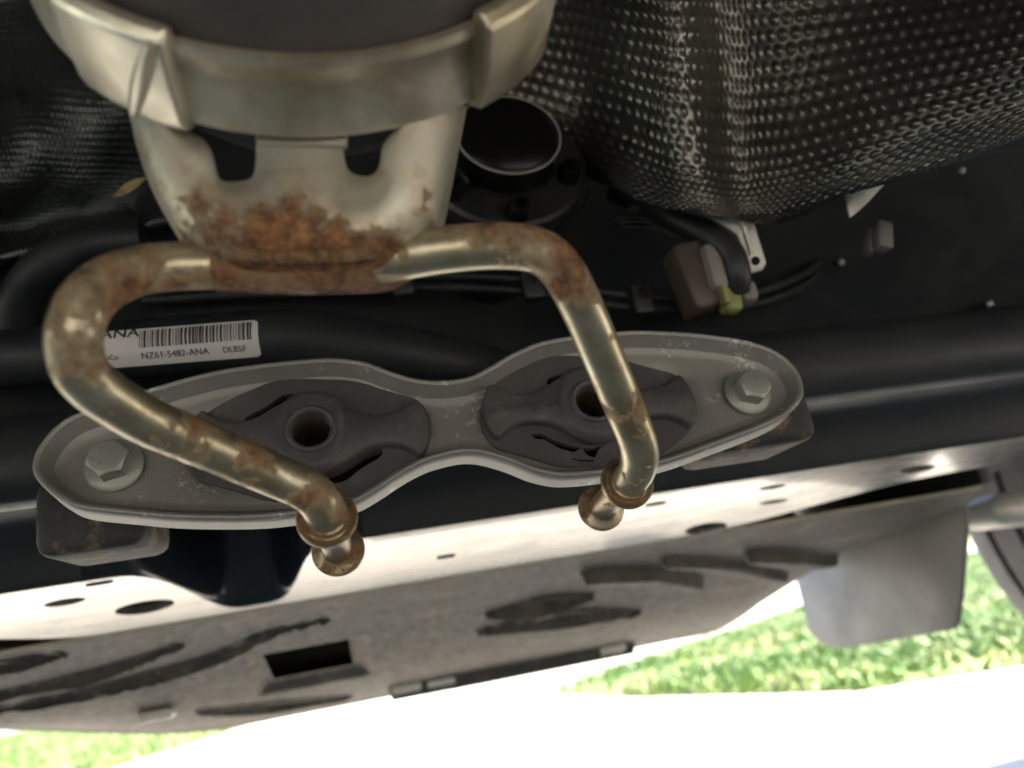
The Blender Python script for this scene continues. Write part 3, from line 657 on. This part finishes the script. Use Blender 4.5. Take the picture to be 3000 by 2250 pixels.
# ================================================================== HEAT SHIELDS (dimpled foil)
def bspline(ctrl, nu, nv):
    c = np.array(ctrl); r_, k_ = c.shape[:2]
    def basis(n, m):
        t = np.linspace(0, n-1, m); B = np.zeros((m, n))
        for a, tt in enumerate(t):
            i = min(int(tt), n-2); f_ = tt-i
            w4 = [(-f_+2*f_**2-f_**3)/2, (2-5*f_**2+3*f_**3)/2, (f_+4*f_**2-3*f_**3)/2, (-f_**2+f_**3)/2]
            for o_, ww in zip((-1, 0, 1, 2), w4):
                j = i+o_
                if j < 0: B[a, 0] += 2*ww; B[a, 1] -= ww
                elif j >= n: B[a, n-1] += 2*ww; B[a, n-2] -= ww
                else: B[a, j] += ww
        return B
    return np.einsum('ai,bj,ijk->abk', basis(r_, nv), basis(k_, nu), c)
def foil(name, ctrl, du, dv, spu, amp, mat, parent, rw=.40):
    cw = [[tuple(at(*p)) for p in row] for row in ctrl]; nu, nv = du*spu+1, dv*spu+1
    S = bspline(cw, nu, nv)
    Tu = np.gradient(S, axis=1); Tv = np.gradient(S, axis=0); Nn = np.cross(Tu, Tv); Nn /= np.linalg.norm(Nn, axis=2)[..., None]+1e-12
    eye = np.array(EYE); sg = np.sign(np.sum(Nn*(eye-S), axis=2, keepdims=True)); Nn = Nn*sg
    u = np.linspace(0, du, nu)[None, :].repeat(nv, 0); v = np.linspace(0, dv, nv)[:, None].repeat(nu, 1)
    for k_ in range(9):
        r2 = np.random.default_rng(40+k_); fu, fv, ph = r2.uniform(-.55, .55), r2.uniform(-.55, .55), r2.uniform(0, 6.3); S = S+Nn*(.0007*np.sin(fu*u+fv*v+ph))[..., None]
    rowi = np.floor(v); uu = (u+.5*(rowi % 2)) % 1-.5; vv = v % 1-.5
    d = np.hypot(uu, vv*1.0); rng = np.random.default_rng(5)
    h = np.clip(1-(d/rw)**2, 0, 1)
    jit = rng.choice([.35, .7, .85, .95, 1.0, 1.1, 1.2], p=[.05, .1, .2, .25, .2, .12, .08], size=(dv+2, du+2))[rowi.astype(int), np.floor(u).astype(int)]
    S = S+Nn*(h*amp*jit)[..., None]
    vs = S.reshape(-1, 3); idx = np.arange(nu*nv).reshape(nv, nu)
    q4 = np.stack([idx[:-1, :-1], idx[:-1, 1:], idx[1:, 1:], idx[1:, :-1]], -1).reshape(-1, 4)
    base = np.array(BASE[parent.name]) if parent else np.zeros(3)
    me = bpy.data.meshes.new(name); me.from_pydata((vs-base).tolist(), [], q4.tolist()); me.update(); me.shade_smooth(); me.materials.append(M[mat])
    o = bpy.data.objects.new(name, me); COL.objects.link(o)
    if parent: o.parent = parent; BASE[o.name] = Vector(base)
    return o
xsr = [1480, 1680, 1880, 2030, 2150, 2290, 2520, 2790, 3080, 3420]
zr = [.47, .455, .405, .378, .40, .392, .358, .325, .295, .27]
botx = [1480, 1683, 1785, 1934, 2063, 2219, 2348, 2483, 2598, 2720, 2890, 3000, 3420]; boty = [420, 500, 542, 597, 634, 644, 610, 570, 529, 495, 447, 407, 300]
ctrl = []
for r_, (yy, sh) in enumerate(((-330, -110), (-150, -80), (30, -50), (210, -20), (380, 10))):
    row = []
    for k, x_ in enumerate(xsr):
        xx = x_+(sh if 1 < k < 6 else sh*.4); yb = np.interp(xx, botx, boty); f_ = (yy+330)/(380+330)
        y_ = -330+(yb-60+330)*f_*.93; row.append((xx, y_, zr[k]+.012*math.sin(r_*1.1+k)*.5))
    ctrl.append(row)
for dy, dz in ((-42, .0), (-10, .006), (0, .022), (-14, .06)):
    ctrl.append([(x_+16, np.interp(x_+16, botx, boty)+dy, zr[k]+dz) for k, x_ in enumerate(xsr)])
hs = foil('heat_shield', ctrl, 60, 37, 8, .0013, 'foil', None, .41)
tag(hs, 'crumpled dimpled foil heat shield with silver dots beside the hoses', 'heat shield')
xl = [-420, -200, 0, 180, 360, 520, 700]; zl = [.40, .43, .45, .465, .475, .49, .52]
ctl = []
for yy in (-260, -80, 120, 330, 520): ctl.append([(x_, yy+(x_-100)*.02, zl[k]+.02*math.sin(yy*.006+k*.8)) for k, x_ in enumerate(xl)])
ctl.append([(x_, 650-(x_-100)*.12, zl[k]) for k, x_ in enumerate(xl)]); ctl.append([(x_, 735-(x_-100)*.22, zl[k]-.02) for k, x_ in enumerate(xl)])
ctl.append([(x_, 745-(x_-100)*.24, zl[k]+.02) for k, x_ in enumerate(xl)])
hl_ = foil('heat_shield', ctl, 74, 66, 4, .0010, 'foil_dark', None, .42)  # left shield uses the darker, slightly greenish foil
tag(hl_, 'dark dimpled heat shield with faint sparkles behind the exhaust clamp', 'heat shield')
gp = at(-10, 335, .44); gd = (EYE-gp).normalized()
gr = mk('rubber_grommet', *lathe(gp, gd, [(-.02, .016), (.001, .016), (.002, .0148), (-.002, .012), (-.006, .006), (-.006, 0)], 40), 'black_plastic'); tag(gr, 'round black rubber grommet set in the dark heat shield', 'grommet')
lfp = at(395, 562, .445); L_ = []
lv, lf_ = [], []
for i in range(9):
    t = i/8
    for s in (-1, 0, 1):
        lv.append(lfp+RT*(-.010+.020*t)+UP*(-.004+.011*t+s*.0032*math.sin(math.pi*min(.98, t+.03)))-fw*(.003+.002*abs(s)+.001*random.random()))
for i in range(8):
    for k in (0, 1): lf_.append((i*3+k, i*3+k+1, i*3+k+4, i*3+k+3))
tag(mk('dry_leaf', lv, lf_, 'dry_leaf', mod=solid(.0004)), 'small curled dry leaf caught behind the hanger bracket', 'leaf')

# ================================================================== PROPSHAFT JOINT
jc = at(1478, 462, .43); jx = (INTO*.97+UP*.0).normalized()
jt = thing('shaft_joint', 'black round shaft coupling with socket bolts behind the exhaust', 'shaft joint', jc)
mk('cup', *lathe(jc, jx, [(-.022, 0), (-.022, .020), (-.020, .0255), (-.0175, .0282), (-.0165, .0288), (-.015, .0282), (.0, .027), (.004, .030)], 64), 'brake_dark', jt, 40)
mk('flange', *lathe(jc, jx, [(.002, .020), (.002, .045), (.004, .047), (.012, .047), (.014, .04), (.10, .03)], 64), 'black_plastic', jt, 40)
mk('rim_ring', *lathe(jc, jx, [(-.0175, .0272), (-.0180, .0290), (-.0168, .0292), (-.0163, .0282)], 64, closed=True), 'cream_metal', jt, 40)
for px, py in ((1328, 560), (1520, 622), (1667, 512)):
    c_ = onplane(px, py, jc, jx)
    sb = mk('socket_bolt', *lathe(c_, -jx, [(-.004, .0062), (.006, .0062), (.0072, .0054), (.0072, .0034), (.004, .0032), (.004, 0)], 24), 'brake_dark', jt, 35)
    stv = [(.0034*(1 if k % 2 else .6)*math.cos(k*math.pi/6), .0034*(1 if k % 2 else .6)*math.sin(k*math.pi/6)) for k in range(12)]
for px, py, w_, h_, mt in ((1425, 612, .012, .008, 'cream_metal'), (1590, 590, .012, .007, 'cream_metal'), (1432, 570, .014, .008, 'brown_plastic')):
    c_ = at(px, py, .437); mk('spacer', *box(c_, w_, .008, h_, .0015, 2), mt, jt)
ck = [(1560, 660, .445), (1620, 630, .445), (1680, 590, .447), (1695, 560, .45)]
mk('shield_edge', *tube([at(*p) for p in ck], .007, 14), 'black_plastic', jt)

# ================================================================== WIRING CONNECTOR
wt = thing('wiring_connector', 'brown and yellow wiring plug with pale bracket under the foil shield', 'connector', at(2080, 830, .43))
mk('housing', *box(at(2035, 822, .432), .020, .022, .040, .003, 3, Matrix.Rotation(rad(-6), 3, 'Y')), 'brown_plastic', wt)
mk('lock_tab', *box(at(2085, 790, .424), .009, .014, .026, .002, 2), 'liner_felt', wt)
mk('plug', *box(at(2135, 868, .424), .011, .012, .021, .0035, 3, Matrix.Rotation(rad(5), 3, 'Y')), 'yellow_plastic', wt)
mk('retainer', *box(at(2108, 820, .420), .004, .008, .030, .0015, 2), 'yellow_plastic', wt)
mk('end_cap', *box(at(2185, 860, .432), .010, .012, .012, .003, 2), 'liner_felt', wt)
hp = [(2060, 625), (2105, 618), (2195, 612), (2222, 700), (2244, 770), (2232, 792), (2205, 800), (2180, 788), (2186, 760), (2160, 690), (2128, 668)]
wp = at(2180, 700, .425); wn = -fw; wx = RT; wy = UP
hp2 = resample([((onplane(*p, wp, wn)-wp).dot(wx), (onplane(*p, wp, wn)-wp).dot(wy)) for p in hp], 80, True)
hh_ = circ(*[(onplane(2212, 765, wp, wn)-wp).dot(a) for a in (wx, wy)], .0026, 16)
mk('mounting_bracket', *relief(hp2, [(0, -.001), (0, .0004), (.0005, .0008)], lambda x, y, h: wp+wx*x+wy*y+wn*h, [hh_]), 'cream_metal', wt, 40)
mk('bracket_rib', *tube([at(x, y, .423) for x, y in ((2175, 640), (2188, 690), (2203, 745))], .0016, 10), 'cream_metal', wt)
hz = [(1800, 560, .47), (1900, 600, .455), (1990, 645, .44), (2080, 690, .428), (2140, 740, .422), (2160, 800, .42), (2158, 850, .424)]
hs2 = mk('rubber_hose', *tube([Vector(p) for p in resample(crom([tuple(at(*p)) for p in hz], 8), 60)], .0072, 24), 'black_plastic'); tag(hs2, 'black rubber hose curving down in front of the wiring plug', 'hose')
h3 = [(40, 980, .43), (60, 880, .425), (110, 800, .42), (190, 745, .42), (280, 715, .425), (420, 700, .43)]
hs3 = mk('rubber_hose', *tube([Vector(p) for p in resample(crom([tuple(at(*p)) for p in h3], 8), 60)], .011, 24), 'body_enamel'); tag(hs3, 'glossy dark hose arching beside the left bend of the rusty rod', 'hose')
# support tab and clip on the right
tp = [(2470, 520), (2600, 500), (2590, 540), (2545, 590), (2490, 640), (2480, 600)]
tpp = at(2520, 580, .40)
tp2 = resample([((onplane(*p, tpp, wn)-tpp).dot(wx), (onplane(*p, tpp, wn)-tpp).dot(wy)) for p in tp], 40, True)
tag(mk('support_tab', *relief(tp2, [(0, -.001), (0, .0004), (.0006, .0008)], lambda x, y, h: tpp+wx*x+wy*y+wn*h), 'cream_metal'), 'pale triangular metal tab below the foil heat shield edge', 'tab')
cl = thing('cable_clip', 'small dark grey cable clip fixed to the black floor', 'clip', at(2570, 700, .45))
mk('clip_jaw', *box(at(2582, 695, .45), .010, .010, .018, .002, 2, Matrix.Rotation(rad(18), 3, 'Y')), 'flap_plastic', cl)
mk('clip_base', *box(at(2545, 712, .455), .006, .010, .016, .002, 2, Matrix.Rotation(rad(18), 3, 'Y')), 'flap_plastic', cl)

# plug cables and floor seam
for k_, (dx, dy) in enumerate(((0, 0), (14, 6), (26, 14))):
    pth = [(2030+dx, 735+dy, .436), (2005+dx, 690+dy, .445), (1950+dx, 660+dy*2, .452), (1880+dx, 640+dy*2, .458), (1800+dx, 640+dy*2, .462)]
    mk('cable', *tube([Vector(p) for p in resample(crom([tuple(at(*p)) for p in pth], 8), 40)], .0016, 10), 'black_plastic', wt)

# fuel and brake lines with clips across the dark recess
pb = thing('pipe_bundle', 'pair of thin black pipes held by clips behind the rusty rod', 'pipes', at(1500, 850, .44))
for k_ in range(2):
    L2 = [(420, 880-34*k_, .445), (700, 862-34*k_, .445), (1000, 850-34*k_, .446), (1250, 842-34*k_, .447), (1500, 850-34*k_, .448), (1700, 880-34*k_, .448), (1900, 905-34*k_, .448), (2160, 900-34*k_, .462), (2330, 850-34*k_, .50), (2400, 800-34*k_, .56)]
    mk('pipe', *tube([Vector(p) for p in resample(crom([tuple(at(*p)) for p in L2], 8), 90)], .0028, 14), 'body_enamel', pb)
for px, py in ((1180, 828), (1560, 838), (1880, 882)):
    c_ = at(px, py, .441)
    cp = mk('pipe_clip', *box(c_, .012, .010, .019, .0025, 3), 'black_plastic', pb)
    mk('clip_screw', *lathe(c_+Vector((0, -.0045, .003)), (0, -1, 0), [(-.002, .0032), (.0012, .0032), (.002, .0022), (.002, 0)], 16), 'brake_dark', cp)
for px, py, sx_, sz_ in ((1880, 615, .016, .004), (1965, 640, .010, .008)):  # paler grey blocks standing in for small glints among the dark parts
    mk('glint_block', *box(at(px, py, .455), sx_, .006, sz_, .0012, 2, Matrix.Rotation(rad(6), 3, 'Y')), 'flap_plastic', pb)
